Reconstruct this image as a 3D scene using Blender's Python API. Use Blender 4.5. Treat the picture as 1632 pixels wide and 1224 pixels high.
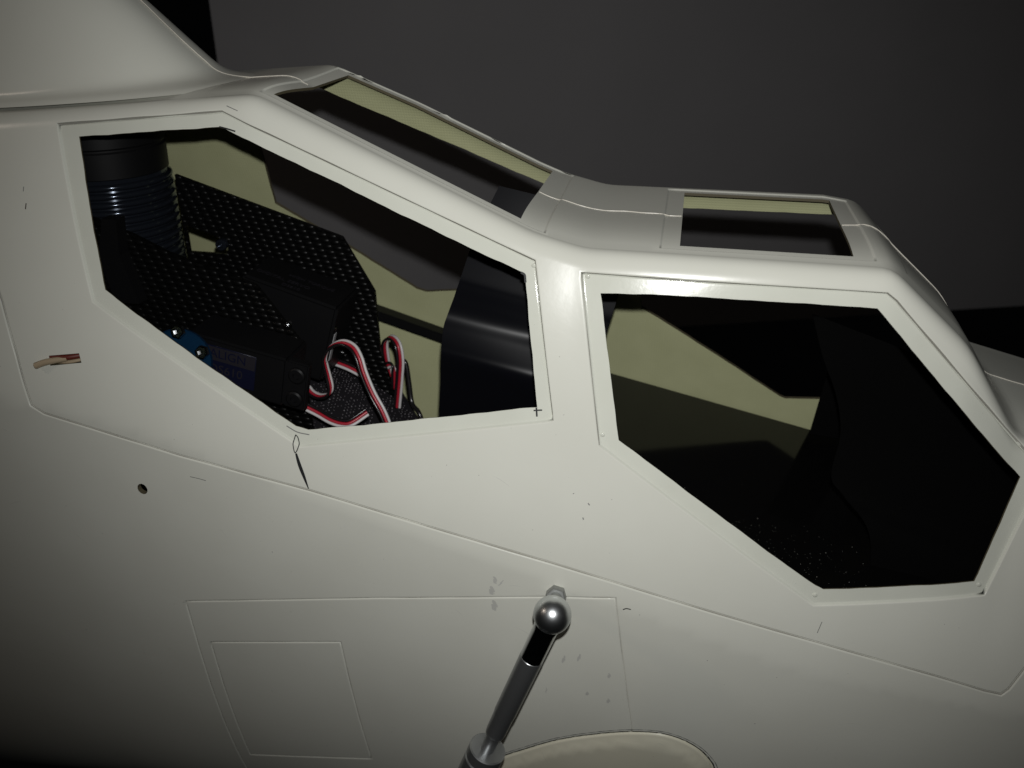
import bpy, bmesh, math, random
import numpy as np
from mathutils import Vector, Matrix
from mathutils.geometry import delaunay_2d_cdt

scene = bpy.context.scene
for o in list(bpy.data.objects):
    bpy.data.objects.remove(o, do_unlink=True)
random.seed(7)
rng = np.random.default_rng(7)

# ------------------------------------------------------------------ camera
PITCH, YAW = math.radians(26.256), math.radians(11.096)
cam_d = bpy.data.cameras.new("camera")
cam = bpy.data.objects.new("camera", cam_d)
scene.collection.objects.link(cam)
cam.location = (0.0, -0.3335, 0.0)
cam.rotation_euler = (math.pi / 2 - PITCH, 0.0, YAW)
cam_d.sensor_width = 36.0
cam_d.lens = 1413.0 * 36.0 / 1632.0
cam_d.clip_start = 0.01
cam_d.clip_end = 50.0
cam_d.dof.use_dof = True
cam_d.dof.focus_distance = 0.325
cam_d.dof.aperture_fstop = 14.0
scene.camera = cam

# ------------------------------------------------------------------ world: a dark room at night
world = bpy.data.worlds.new("World")
scene.world = world
world.use_nodes = True
world.node_tree.nodes["Background"].inputs[0].default_value = (0.9, 0.95, 1.0, 1)
world.node_tree.nodes["Background"].inputs[1].default_value = 0.0006

# ------------------------------------------------------------------ the phone's flash, just above the lens
fl_d = bpy.data.lights.new("flash", 'SPOT')
fl = bpy.data.objects.new("flash", fl_d)
scene.collection.objects.link(fl)
cup = Vector((-math.sin(YAW) * math.sin(PITCH), math.cos(YAW) * math.sin(PITCH), math.cos(PITCH)))
crt = Vector((math.cos(YAW), math.sin(YAW), 0))
fl.location = Vector(cam.location) + cup * 0.020 + crt * 0.003
fl.rotation_euler = (math.pi / 2 - PITCH + math.radians(3.5), 0.0, YAW - math.radians(3.0))
fl_d.energy = 2.95
fl_d.color = (1.0, 1.0, 0.985)
fl_d.spot_size = math.radians(94)
fl_d.spot_blend = 1.0
fl_d.shadow_soft_size = 0.0028

# a weak warm lamp elsewhere in the dark room
rl_d = bpy.data.lights.new("room_lamp", 'POINT')
rl = bpy.data.objects.new("room_lamp", rl_d)
COL0 = scene.collection; COL0.objects.link(rl)
rl.location = (-1.2, -0.6, 0.75)
rl_d.energy = 4.0
rl_d.color = (1.0, 0.84, 0.7)
rl_d.shadow_soft_size = 0.08

scene.view_settings.view_transform = 'Standard'
scene.view_settings.look = 'None'
scene.view_settings.exposure = 0.0
scene.view_settings.gamma = 1.0
scene.view_settings.use_curve_mapping = False
scene.cycles.max_bounces = 8

# ------------------------------------------------------------------ helpers
COL = scene.collection


def empty(name, loc, label=None, cat=None, group=None):
    o = bpy.data.objects.new(name, None)
    o.empty_display_size = 0.01
    o.location = loc
    COL.objects.link(o)
    tag(o, label, cat, group)
    return o


def tag(o, label=None, cat=None, group=None, kind=None):
    if label: o["label"] = label
    if cat: o["category"] = cat
    if group: o["group"] = group
    if kind: o["kind"] = kind
    return o


def link(name, me, mat, parent=None, smooth=False):
    """mesh given in world coordinates; parented without moving it"""
    o = bpy.data.objects.new(name, me)
    COL.objects.link(o)
    for m in (mat if isinstance(mat, (list, tuple)) else [mat]):
        me.materials.append(m)
    if smooth:
        me.polygons.foreach_set("use_smooth", [True] * len(me.polygons))
    if parent is not None:
        o.parent = parent
        w = Vector((0, 0, 0)); p = parent
        while p is not None:
            w += p.location; p = p.parent
        o.location = -w
    return o


def pydata(name, v, f):
    me = bpy.data.meshes.new(name)
    me.from_pydata([tuple(map(float, p)) for p in v], [], f)
    me.update()
    return me


def smooth_angle(o, deg=35):
    me = o.data
    me.polygons.foreach_set("use_smooth", [True] * len(me.polygons))
    bm = bmesh.new(); bm.from_mesh(me)
    for e in bm.edges:
        if len(e.link_faces) == 2 and e.calc_face_angle(0) > math.radians(deg):
            e.smooth = False
    bm.to_mesh(me); bm.free()


def from_bm(name, bm, mat, parent=None, smooth=None):
    me = bpy.data.meshes.new(name)
    bmesh.ops.recalc_face_normals(bm, faces=bm.faces)
    bm.to_mesh(me); bm.free()
    o = link(name, me, mat, parent)
    if smooth: smooth_angle(o, smooth)
    return o


def bevel_box(name, size, M, mat, parent, bev=0.0006, seg=2):
    bm = bmesh.new()
    bmesh.ops.create_cube(bm, size=1.0)
    bmesh.ops.scale(bm, vec=size, verts=bm.verts)
    bmesh.ops.bevel(bm, geom=bm.edges[:], offset=bev, segments=seg, affect='EDGES')
    bm.transform(M)
    return from_bm(name, bm, mat, parent, 40)


def prism(name, poly_xz, y0, y1, mat, parent, holes=(), bev=0.0):
    """flat plate cut from an outline in the x-z plane, with real holes"""
    vs, es = [], []
    for lp in [poly_xz] + list(holes):
        b = len(vs)
        vs += [Vector(p) for p in lp]
        es += [(b + i, b + (i + 1) % len(lp)) for i in range(len(lp))]
    r = delaunay_2d_cdt(vs, es, [], 1, 1e-9)
    V, F = r[0], r[2]
    def inside(p, lp):
        c = False; n = len(lp)
        for i in range(n):
            (x1, y1_), (x2, y2_) = lp[i], lp[(i + 1) % n]
            if (y1_ > p[1]) != (y2_ > p[1]) and p[0] < (x2 - x1) * (p[1] - y1_) / (y2_ - y1_) + x1:
                c = not c
        return c
    fs = []
    for f in F:
        c = sum((V[i] for i in f), Vector((0, 0))) / len(f)
        if inside(c, poly_xz) and not any(inside(c, hh) for hh in holes):
            fs.append(f)
    bm = bmesh.new()
    a = [bm.verts.new((v.x, y0, v.y)) for v in V]
    fl_ = [bm.faces.new([a[i] for i in f]) for f in fs]
    g = bmesh.ops.extrude_face_region(bm, geom=fl_)
    bmesh.ops.translate(bm, vec=(0, y1 - y0, 0), verts=[x for x in g["geom"] if isinstance(x, bmesh.types.BMVert)])
    loose = [v for v in bm.verts if not v.link_faces]
    bmesh.ops.delete(bm, geom=loose, context='VERTS')
    return from_bm(name, bm, mat, parent)


def spline(pts, n):
    """Catmull-Rom through the points"""
    P = np.array(pts, float)
    P = np.vstack([2 * P[0] - P[1], P, 2 * P[-1] - P[-2]])
    out = []
    m = len(P) - 3
    for i in range(m):
        for k in range(n):
            t = k / n
            a, b, c, d = P[i:i + 4]
            out.append(.5 * ((2 * b) + (-a + c) * t + (2 * a - 5 * b + 4 * c - d) * t * t + (-a + 3 * b - 3 * c + d) * t ** 3))
    out.append(P[-2])
    return np.array(out)


def frames(path, side):
    T = np.gradient(path, axis=0)
    T /= np.linalg.norm(T, axis=1)[:, None]
    S = np.array(side, float)
    if S.ndim == 1: S = np.repeat(S[None], len(path), 0)
    S = S - (S * T).sum(1)[:, None] * T
    S /= np.linalg.norm(S, axis=1)[:, None] + 1e-12
    return T, S, np.cross(T, S)


def tube_mesh(name, path, rad, side=(0, 1, 0.13), n=10):
    T, S, N = frames(path, side)
    rad = np.broadcast_to(np.asarray(rad, float), (len(path),))
    v, f = [], []
    for i, p in enumerate(path):
        for k in range(n):
            a = 2 * math.pi * k / n
            v.append(p + rad[i] * (math.cos(a) * S[i] + math.sin(a) * N[i]))
    for i in range(len(path) - 1):
        for k in range(n):
            f.append((i * n + k, i * n + (k + 1) % n, (i + 1) * n + (k + 1) % n, (i + 1) * n + k))
    f.append(tuple(range(n))[::-1]); f.append(tuple(range((len(path) - 1) * n, len(path) * n)))
    return pydata(name, v, f)


def tube(name, path, rad, mat, parent, side=(0, 1, 0.13), n=10):
    o = link(name, tube_mesh(name, path, rad, side, n), mat, parent)
    smooth_angle(o, 60)
    return o


def lathe(name, prof, base, axis, mat, parent, n=48, ang=30):
    """prof: (distance along the axis, radius)"""
    A = Vector(axis).normalized()
    U = A.orthogonal().normalized(); W = A.cross(U)
    B = Vector(base)
    v, f = [], []
    for d, r in prof:
        for k in range(n):
            a = 2 * math.pi * k / n
            v.append(B + A * d + (U * math.cos(a) + W * math.sin(a)) * r)
    m = len(prof)
    for i in range(m - 1):
        for k in range(n):
            f.append((i * n + k, i * n + (k + 1) % n, (i + 1) * n + (k + 1) % n, (i + 1) * n + k))
    f.append(tuple(range(n))[::-1]); f.append(tuple(range((m - 1) * n, m * n)))
    me = pydata(name, v, f)
    bm = bmesh.new(); bm.from_mesh(me)
    bmesh.ops.recalc_face_normals(bm, faces=bm.faces); bm.to_mesh(me); bm.free()
    o = link(name, me, mat, parent)
    smooth_angle(o, ang)
    return o


# ------------------------------------------------------------------ materials
def pm(name, col, rough=0.5, metal=0.0, spec=0.5, coat=0.0, coat_r=0.05):
    m = bpy.data.materials.new(name)
    m.use_nodes = True
    b = m.node_tree.nodes["Principled BSDF"]
    b.inputs["Base Color"].default_value = (*col, 1)
    b.inputs["Roughness"].default_value = rough
    b.inputs["Metallic"].default_value = metal
    b.inputs["Specular IOR Level"].default_value = spec
    b.inputs["Coat Weight"].default_value = coat
    b.inputs["Coat Roughness"].default_value = coat_r
    return m


def nd(m, t, **kw):
    n = m.node_tree.nodes.new(t)
    for k, v in kw.items():
        if hasattr(n, k): setattr(n, k, v)
        else: n.inputs[k].default_value = v
    return n


def lk(m, a, b): m.node_tree.links.new(a, b)


def noise_col(m, scale, c0, c1, lo=0.35, hi=0.65, detail=4.0):
    b = m.node_tree.nodes["Principled BSDF"]
    tc = nd(m, "ShaderNodeTexCoord")
    n = nd(m, "ShaderNodeTexNoise", Scale=scale, Detail=detail)
    lk(m, tc.outputs["Object"], n.inputs["Vector"])
    r = nd(m, "ShaderNodeValToRGB")
    r.color_ramp.elements[0].position = lo; r.color_ramp.elements[1].position = hi
    r.color_ramp.elements[0].color = (*c0, 1); r.color_ramp.elements[1].color = (*c1, 1)
    lk(m, n.outputs["Fac"], r.inputs["Fac"]); lk(m, r.outputs["Color"], b.inputs["Base Color"])
    return tc


def noise_bump(m, scale, dist, strength=1.0, detail=2.0):
    b = m.node_tree.nodes["Principled BSDF"]
    tc = nd(m, "ShaderNodeTexCoord")
    n = nd(m, "ShaderNodeTexNoise", Scale=scale, Detail=detail)
    lk(m, tc.outputs["Object"], n.inputs["Vector"])
    bp = nd(m, "ShaderNodeBump", Strength=strength, Distance=dist)
    lk(m, n.outputs["Fac"], bp.inputs["Height"]); lk(m, bp.outputs["Normal"], b.inputs["Normal"])
    return bp


M_white = pm("white_gelcoat", (0.75, 0.75, 0.68), 0.22, spec=0.20)
noise_col(M_white, 26.0, (0.722, 0.724, 0.648), (0.756, 0.760, 0.684), 0.3, 0.7, 6)
noise_bump(M_white, 260.0, 0.00003, 0.6, 3)
M_frame = pm("white_gelcoat_frame", (0.76, 0.76, 0.68), 0.11, spec=0.5)
noise_col(M_frame, 60.0, (0.705, 0.718, 0.632), (0.742, 0.756, 0.672), 0.3, 0.7, 6)
noise_bump(M_frame, 420.0, 0.00003, 0.6, 4)
M_glass = pm("raw_fibreglass", (0.50, 0.49, 0.27), 0.36)
noise_col(M_glass, 70.0, (0.53, 0.54, 0.315), (0.57, 0.58, 0.345), 0.3, 0.7, 6)
# woven cloth showing through on the inside
_b = M_glass.node_tree.nodes["Principled BSDF"]
_tc = nd(M_glass, "ShaderNodeTexCoord")
_ad = []
for ax in ("X", "Z"):
    w = nd(M_glass, "ShaderNodeTexWave", bands_direction=ax, Scale=260.0, Distortion=0.6)
    lk(M_glass, _tc.outputs["Object"], w.inputs["Vector"]); _ad.append(w)
mx = nd(M_glass, "ShaderNodeMath", operation='MAXIMUM')
lk(M_glass, _ad[0].outputs["Fac"], mx.inputs[0]); lk(M_glass, _ad[1].outputs["Fac"], mx.inputs[1])
_bp = nd(M_glass, "ShaderNodeBump", Strength=0.3, Distance=0.0002)
lk(M_glass, mx.outputs[0], _bp.inputs["Height"]); lk(M_glass, _bp.outputs["Normal"], _b.inputs["Normal"])
M_cut = pm("cut_fibreglass_edge", (0.10, 0.085, 0.05), 0.7)
M_seam = pm("mould_seam_ridge", (0.74, 0.70, 0.62), 0.3)
M_black = pm("black_plastic", (0.005, 0.005, 0.0055), 0.5, spec=0.2)
M_blacksat = pm("black_satin_card", (0.004, 0.0042, 0.006), 0.30, spec=0.22)
M_paper = pm("black_matt_card", (0.0025, 0.0025, 0.0025), 0.8, spec=0.05)
M_floor = pm("black_polished_plate", (0.004, 0.004, 0.004), 0.10, spec=0.22)
M_fin = pm("black_anodised_fins", (0.016, 0.019, 0.026), 0.13, 0.35, spec=0.9)
M_fin.node_tree.nodes["Principled BSDF"].inputs["Specular Tint"].default_value = (0.75, 0.85, 1.0, 1)
M_chrome = pm("bright_steel", (0.55, 0.56, 0.57), 0.14, 1.0)
M_zinc = pm("zinc_plated_steel", (0.60, 0.62, 0.63), 0.33, 1.0)
noise_bump(M_zinc, 900.0, 0.00004, 0.5)
M_zinc2 = pm("turned_steel", (0.36, 0.37, 0.375), 0.36, 0.85)
M_nut = pm("dull_zinc_nut", (0.34, 0.35, 0.34), 0.5, 0.7)
M_blue = pm("blue_anodised_alloy", (0.02, 0.10, 0.24), 0.22, 0.8)
M_label = pm("silver_print", (0.30, 0.30, 0.33), 0.4, 0.3)
M_labelb = pm("dark_blue_label", (0.006, 0.007, 0.022), 0.35)
M_textg = pm("grey_print", (0.016, 0.0145, 0.019), 0.75, spec=0.15)
M_strip = pm("white_sticker", (0.36, 0.36, 0.37), 0.6)
M_red = pm("red_wire_jacket", (0.42, 0.018, 0.035), 0.32)
M_wht = pm("white_wire_jacket", (0.62, 0.60, 0.60), 0.35)
M_blk = pm("black_wire_jacket", (0.012, 0.011, 0.012), 0.22)
M_velcro = pm("black_hook_tape", (0.010, 0.009, 0.011), 0.8, spec=0.2)
M_hook = pm("nylon_hooks", (0.16, 0.145, 0.16), 0.28, spec=0.7)
M_wall = pm("grey_painted_board", (0.25, 0.24, 0.24), 0.85, spec=0.15)
noise_col(M_wall, 9.0, (0.214, 0.209, 0.214), (0.234, 0.228, 0.233), 0.3, 0.7, 6)
M_dark = pm("black_cabinet_base", (0.006, 0.006, 0.006), 0.9, spec=0.05)
M_ink = pm("black_pen_ink", (0.014, 0.015, 0.016), 0.6)
M_graph = pm("pencil_grey", (0.23, 0.23, 0.22), 0.7)
M_smudge = pm("grey_smudge", (0.56, 0.56, 0.52), 0.6)
M_rust = pm("dull_red_wire", (0.13, 0.022, 0.013), 0.5)
M_tan = pm("tan_stripped_wire", (0.42, 0.33, 0.22), 0.4)
M_copper = pm("dark_cut_end", (0.05, 0.03, 0.02), 0.5)
M_dust = pm("pale_dust", (0.40, 0.40, 0.36), 0.8)
M_cream = pm("cream_gelcoat", (0.76, 0.73, 0.58), 0.35)
noise_col(M_cream, 30.0, (0.78, 0.75, 0.60), (0.83, 0.80, 0.65), 0.3, 0.7, 6)

# carbon cloth: rows of small raised tows under clear resin
M_cf = pm("carbon_cloth", (0.003, 0.003, 0.003), 0.38, spec=0.20)
def _weave(m):
    t = m.node_tree
    b = t.nodes["Principled BSDF"]
    tc = nd(m, "ShaderNodeTexCoord")
    mp = nd(m, "ShaderNodeMapping")
    mp.inputs["Rotation"].default_value = (0, math.radians(-12), 0)
    mp.inputs["Scale"].default_value = (1 / 0.0046, 1, 1 / 0.0024)
    lk(m, tc.outputs["Object"], mp.inputs["Vector"])
    sp = nd(m, "ShaderNodeSeparateXYZ"); lk(m, mp.outputs["Vector"], sp.inputs[0])
    def math_(op, a, b_=None):
        n = nd(m, "ShaderNodeMath", operation=op)
        for i, v in enumerate((a, b_)):
            if v is None: continue
            if isinstance(v, (int, float)): n.inputs[i].default_value = v
            else: lk(m, v, n.inputs[i])
        return n.outputs[0]
    row = math_('FLOOR', sp.outputs["Z"])
    sh = math_('MULTIPLY', row, 0.43)
    fx = math_('SUBTRACT', math_('FRACT', math_('ADD', sp.outputs["X"], sh)), 0.5)
    fz = math_('SUBTRACT', math_('FRACT', sp.outputs["Z"]), 0.5)
    d2 = math_('ADD', math_('MULTIPLY', math_('MULTIPLY', fx, fx), 5.6), math_('MULTIPLY', math_('MULTIPLY', fz, fz), 4.6))
    dome = math_('MAXIMUM', math_('SUBTRACT', 1.0, d2), 0.0)
    bp = nd(m, "ShaderNodeBump", Strength=1.0, Distance=0.00055)
    lk(m, dome, bp.inputs["Height"]); lk(m, bp.outputs["Normal"], b.inputs["Normal"])
_weave(M_cf)

# ------------------------------------------------------------------ background board
wall_dir = Vector((0.9403, 0.3403, 0)); wall_n = Vector((0.3403, -0.9403, 0))
wall_p = Vector((0.123, 0.5, 0))
def wall_box(name, t0, t1, z0, z1, d0, d1, mat, parent=None):
    bm = bmesh.new()
    vs = []
    for z in (z0, z1):
        for t, d in ((t0, d0), (t1, d0), (t1, d1), (t0, d1)):
            p = wall_p + wall_dir * t - wall_n * d
            vs.append(bm.verts.new((p.x, p.y, z)))
    for f in ((0, 1, 2, 3), (4, 5, 6, 7), (0, 1, 5, 4), (1, 2, 6, 5), (2, 3, 7, 6), (3, 0, 4, 7)):
        bm.faces.new([vs[i] for i in f])
    return from_bm(name, bm, mat, parent)
wl = wall_box("wall", -0.512, 1.1, -0.322, 0.55, 0.0, 0.02, M_wall)
tag(wl, "plain grey board standing behind the model", None, None, "structure")

# ------------------------------------------------------------------ fuselage surface
_xs = np.arange(-.45, .30, .0005)
def _sm(xk, zk, w):
    z = np.interp(_xs, xk, zk); n = int(w / .0005) | 1; k = np.hanning(n + 2)[1:-1]; k /= k.sum()
    return np.convolve(np.pad(z, n // 2, mode='edge'), k, 'valid')
_ZR = _sm([-.45, -.25, -.152, -.050, -.032, .0685, .0964, .117, .30], [-.063, -.0522, -.0440, -.0860, -.0904, -.0907, -.1150, -.1455, -.190], .012)
_WT = _sm([-.45, -.25, -.15, -.05, .06, .12, .30], [.039, .038, .0335, .0425, .044, .047, .04], .03)
_ZS = _sm([-.45, -.2, .06, .30], [-.125, -.16, -.235, -.26], .05)
_WB = _sm([-.45, .04, .15, .30], [.079, .079, .075, .055], .08)
EX, PW = 2.2, 1.35
def zb(x): return np.interp(x, [-.36, -.26, .3], [-.443, -.432, -.42])
def zr(x): return np.interp(x, _xs, _ZR)
def wt(x): return np.interp(x, _xs, _WT)
def zs(x): return np.interp(x, _xs, _ZS)
def wb(x): return np.interp(x, _xs, _WB)
def hw(x, z):
    a, b, s, r = wt(x), wb(x), zs(x), zr(x)
    u = np.clip((z - s) / (r - s), 0, 1.0)
    up = b - (b - a) * u ** PW
    v = np.clip((s - z) / (s - zb(x)), 0, 1)
    dn = b * np.clip(1 - v ** EX, 0, 1) ** (1 / EX)
    return np.where(z >= s, up, dn)

CA, CB = .0050, .0085            # size of the rounded edge between roof and side
Q1, Q2, QL = .04, .06, .35     # parameter bands: roof, rounded edge, side
FAR = [False]                  # the hand-laid moulding is not quite symmetric: the near roof edge sits lower,
def roll(x):                   # the far one a touch higher, falling away over the nose
    return np.interp(x, [.055, .085], [.0008, -.0038]) if FAR[0] else np.full(np.shape(x), -.0026)
def zr_edge(x):                # the far roof edge kinks a little further forward than the near one
    return zr(x - np.interp(x, [-.11, -.06], [.007, 0.])) if FAR[0] else zr(x)
def base(x, q):
    r = zr(x)
    r2 = zr_edge(x)
    zB = r2 - CB
    re = r2 + roll(x)
    hB = hw(x, zB)
    sl = (hw(x, zB - 2e-4) - hw(x, zB + 2e-4)) / 4e-4   # outward per metre down
    K = hB - sl * (re - zB)
    yA = K - CA
    t = np.clip((q - Q1) / (Q2 - Q1), 0, 1)
    zeta = np.clip((q - Q2) / QL, 0, 1)
    zz = zB + zeta * (zb(x) + .0008 - zB)
    y_roof = np.clip(q / Q1, -0.1, 1) * yA
    y_arc = yA * (1 - t) ** 2 + 2 * t * (1 - t) * K + t * t * hB
    z_arc = re - (re - zB) * t * t
    y = np.where(q < Q1, y_roof, np.where(q < Q2, y_arc, hw(x, zz)))
    z = np.where(q < Q1, r + (re - r) * np.clip(q / Q1, 0, 1) ** (1 if FAR[0] else 4), np.where(q < Q2, z_arc, zz))
    return np.stack([x, -y, z], -1)
def q_of_side(x, z):
    r = zr_edge(x); zB = r - CB; re = r + roll(x)
    t = np.sqrt(np.clip((re - z) / (re - zB), 0, 1))
    return np.where(z > zB, Q1 + (Q2 - Q1) * t, Q2 + QL * (zB - z) / (zB - zb(x) - .0008))
def q_of_roof(x, y):
    r = zr_edge(x); zB = r - CB; hB = hw(x, zB)
    sl = (hw(x, zB - 2e-4) - hw(x, zB + 2e-4)) / 4e-4
    return Q1 * y / (hB - sl * (CB + roll(x)) - CA)

mm = lambda l: np.array(l, float) / 1000
REAR_HOLE = mm([(-217.0, -61.4), (-162.4, -56.4), (-51.5, -100.6), (-44.0, -143.9), (-125.9, -156.2), (-130.6, -155.1), (-203.2, -111.3)])
REAR_REC = mm([(-225.8, -57.6), (-162.1, -51.6), (-48.2, -96.3), (-38.0, -148.0), (-128.7, -162.3), (-207.3, -115.5)])
FRONT_HOLE = mm([(-25.1, -105.8), (-8.1, -105.0), (21.6, -104.7), (64.5, -104.7), (119.1, -159.7), (108.5, -194.0), (59.1, -200.1), (56.2, -198.9), (-15.0, -153.1)])
FRONT_REC = mm([(-32.3, -99.5), (4.3, -99.9), (66.8, -99.7), (70.0, -101.9), (118.7, -150.2), (126.1, -157.7), (112.1, -198.4), (56.5, -206.1), (-21.6, -155.2)])
STEP = mm([(-275, -50), (-256.2, -88.2), (-243.7, -117.3), (-238.1, -135.4), (-233.7, -154.3), (-228.9, -157.3), (-175.5, -169.5), (-125.4, -178.8), (-81.6, -188.9), (-34.0, -199.4), (11.8, -210.0), (62.3, -221.1), (100.2, -229.4), (117.6, -233.6), (123.4, -234.4), (125.6, -231.9), (129.2, -224.1), (139.7, -203.8), (165, -150), (165, 20), (-275, 20)])
D1 = mm([(-180, -400), (-187.0, -368.6), (-187.1, -241.6), (-103.3, -225.0), (-34.9, -213.0), (-12.0, -210.2), (-2.3, -277.1)])
D2 = mm([(-180.5, -263.9), (-120.8, -251.6), (-116.8, -328.6), (-180.6, -346.0)])
OVAL = mm([(-72, -332), (-61.4, -314.0), (-42.0, -297.4), (-28.9, -288.4), (-13.8, -281.2), (-1.6, -277.0), (10.5, -275.4), (20.4, -278.5), (27.0, -284.4), (30.5, -292.6), (28, -308), (15, -325), (-10, -343), (-45, -351), (-68, -345)])
_ov = spline([tuple(p) for p in OVAL] + [tuple(OVAL[0])], 4)[:-1]
OVAL = _ov
R_REAR_H = mm([(-147.5, -24.8), (-55.5, -33.5), (-54.5, 33.5), (-138.0, 25.4)])
R_REAR_R = mm([(-151.5, -27.0), (-46.5, -37.2), (-46.5, 37.2), (-143.0, 27.6)])
R_FRONT_H = mm([(0, -33.3), (57.0, -33.6), (57.0, 33.6), (0, 33.3)])
R_FRONT_R = mm([(-6.5, -36.3), (63.5, -36.6), (63.5, 36.6), (-6.5, 36.3)])
R_WIND_H = mm([(80, -29), (109, -31), (109, 31), (80, 29)])
R_WIND_R = mm([(75, -33), (113.5, -35), (113.5, 35), (75, 33)])
CABLE_HOLE = np.array([(-.1941 + .0021 * math.cos(a), -.1863 + .0024 * math.sin(a)) for a in np.linspace(0, 2 * math.pi, 13)[:-1]])
WIRE_SLOT = mm([(-224.8, -135.2), (-212.7, -133.6), (-211.8, -136.9), (-224.4, -138.8)])


def sdf(P, poly, closed=True):
    """signed distance, negative inside"""
    n = len(poly)
    d = np.full(len(P), 1e9); ins = np.zeros(len(P), bool)
    for i in range(n if closed else n - 1):
        a, b = poly[i], poly[(i + 1) % n]
        e = b - a; w = P - a
        t = np.clip((w @ e) / (e @ e), 0, 1)
        d = np.minimum(d, np.linalg.norm(w - t[:, None] * e, axis=1))
        if closed:
            c = ((a[1] > P[:, 1]) != (b[1] > P[:, 1]))
            with np.errstate(divide='ignore', invalid='ignore'):
                xx = a[0] + (P[:, 1] - a[1]) * (b[0] - a[0]) / (b[1] - a[1])
            ins ^= c & (P[:, 0] < xx)
    return np.where(ins, -d, d)


def sdf_dir(P, poly):
    """signed distance and the outward direction across the nearest edge"""
    n = len(poly)
    d = np.full(len(P), 1e9); g = np.zeros_like(P); ins = np.zeros(len(P), bool)
    area = 0.5 * sum(poly[i][0] * poly[(i + 1) % n][1] - poly[(i + 1) % n][0] * poly[i][1] for i in range(n))
    sg = 1 if area > 0 else -1
    for i in range(n):
        a, b = poly[i], poly[(i + 1) % n]
        e = b - a; w = P - a
        t = np.clip((w @ e) / (e @ e), 0, 1)
        di = np.linalg.norm(w - t[:, None] * e, axis=1)
        m = di < d
        d = np.where(m, di, d)
        en = e / np.linalg.norm(e)
        g[m] = np.array([en[1], -en[0]]) * sg
        c = ((a[1] > P[:, 1]) != (b[1] > P[:, 1]))
        with np.errstate(divide='ignore', invalid='ignore'):
            xx = a[0] + (P[:, 1] - a[1]) * (b[0] - a[0]) / (b[1] - a[1])
        ins ^= c & (P[:, 0] < xx)
    return np.where(ins, -d, d), g


def sstep(d, lo, hi):
    t = np.clip((d - lo) / (hi - lo), 0, 1)
    return t * t * (3 - 2 * t)


MMM = .001
def disp(x, q, B):
    XZ = B[:, [0, 2]]; XY = B[:, [0, 1]]
    side = q > Q1 * 1.02
    roof = q < Q2 * .98
    o = np.zeros(len(x))
    # the body below the canopy line stands proud of the canopy
    d = sdf(XZ, STEP)
    o += np.where(side, 0.48 * MMM * sstep(d, -.15 * MMM, .45 * MMM) - .35 * MMM * np.exp(-((d + .2 * MMM) / (.24 * MMM)) ** 2), 0)
    for rec in (() if FAR[0] else (REAR_REC, FRONT_REC)):      # the far openings were cut right up to their frame lines
        d, g = sdf_dir(XZ, rec)
        up = np.clip(.5 + .9 * (g[:, 1] + .45 * g[:, 0]), 0, 1)       # upper and right-hand edges are crisp, the others have more draft
        lo = -(.75 - .45 * up) * MMM; hi = (.55 - .40 * up) * MMM
        o -= np.where(side, .95 * MMM * (1 - sstep(d, lo, hi)) + .38 * MMM * up * np.exp(-((d + .15 * MMM) / (.22 * MMM)) ** 2), 0)
    for rec, dp in ((R_REAR_R, .5), (R_FRONT_R, .5), (R_WIND_R, .25)):
        d = sdf(XY, rec)
        o -= np.where(roof, dp * MMM * (1 - sstep(d, -.5 * MMM, .5 * MMM)), 0)
    for ln, cl in ((D1, False), (D2, True)):
        d = np.abs(sdf(XZ, ln, cl))
        o -= np.where(side, .42 * MMM * np.exp(-(d / (.28 * MMM)) ** 2), 0)
    d = sdf(XZ, OVAL)
    o += np.where(side, -1.3 * MMM * np.exp(-((d + .2 * MMM) / (.45 * MMM)) ** 2) + 1.4 * MMM * (1 - sstep(d, -7 * MMM, -.3 * MMM)) , 0)
    return o


def nrm(x, q, f, e=4e-5):
    a = f(x + e, q) - f(x - e, q)
    b = f(x, q + e) - f(x, q - e)
    n = np.cross(b, a)
    l = np.linalg.norm(n, axis=1)[:, None]
    return n / np.maximum(l, 1e-15)


def surf(x, q):
    B = base(x, q)
    n = nrm(x, q, base)
    bad = np.where(q < Q1, n[:, 2], np.where(q < Q2 + .25, -n[:, 1], 1.0)) < 0
    n = np.where(bad[:, None], -n, n)
    return B + n * disp(x, q, B)[:, None]


def offset_poly(p, d, closed=True):
    """mitred offset of a polyline"""
    n = len(p); out = []
    area = 0.5 * sum(p[i][0] * p[(i + 1) % n][1] - p[(i + 1) % n][0] * p[i][1] for i in range(n))
    s = 1 if area > 0 else -1
    for i in range(n):
        a = p[i - 1] if (closed or i > 0) else None
        c = p[(i + 1) % n] if (closed or i < n - 1) else None
        ns = []
        for u, v in ((a, p[i]), (p[i], c)):
            if u is None or v is None: continue
            e = (v - u) / np.linalg.norm(v - u)
            ns.append(np.array([e[1], -e[0]]) * s)
        m = sum(ns); m = m / np.linalg.norm(m)
        out.append(p[i] + m * d / max(m @ ns[0], .35))
    return np.array(out)


def densify(p, step, closed=True):
    out = []; n = len(p)
    for i in range(n if closed else n - 1):
        a, b = p[i], p[(i + 1) % n]
        k = max(1, int(np.ceil(np.linalg.norm(b - a) / step)))
        out += [a + (b - a) * j / k for j in range(k)]
    if not closed: out.append(p[-1])
    return np.array(out)


def roughen(p, amp):
    """hand-cut edge: a slightly wandering line"""
    q = densify(p, .003)
    n = len(q); k = np.arange(n)
    w = sum(np.sin(k * f + ph) / (1 + .3 * i) for i, (f, ph) in enumerate(((.21, 1.), (.53, 2.), (1.13, .4), (2.1, 3.))))
    d = np.roll(q, -1, 0) - np.roll(q, 1, 0); d /= np.linalg.norm(d, axis=1)[:, None]
    return q + np.stack([-d[:, 1], d[:, 0]], -1) * (amp * w)[:, None]


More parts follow.
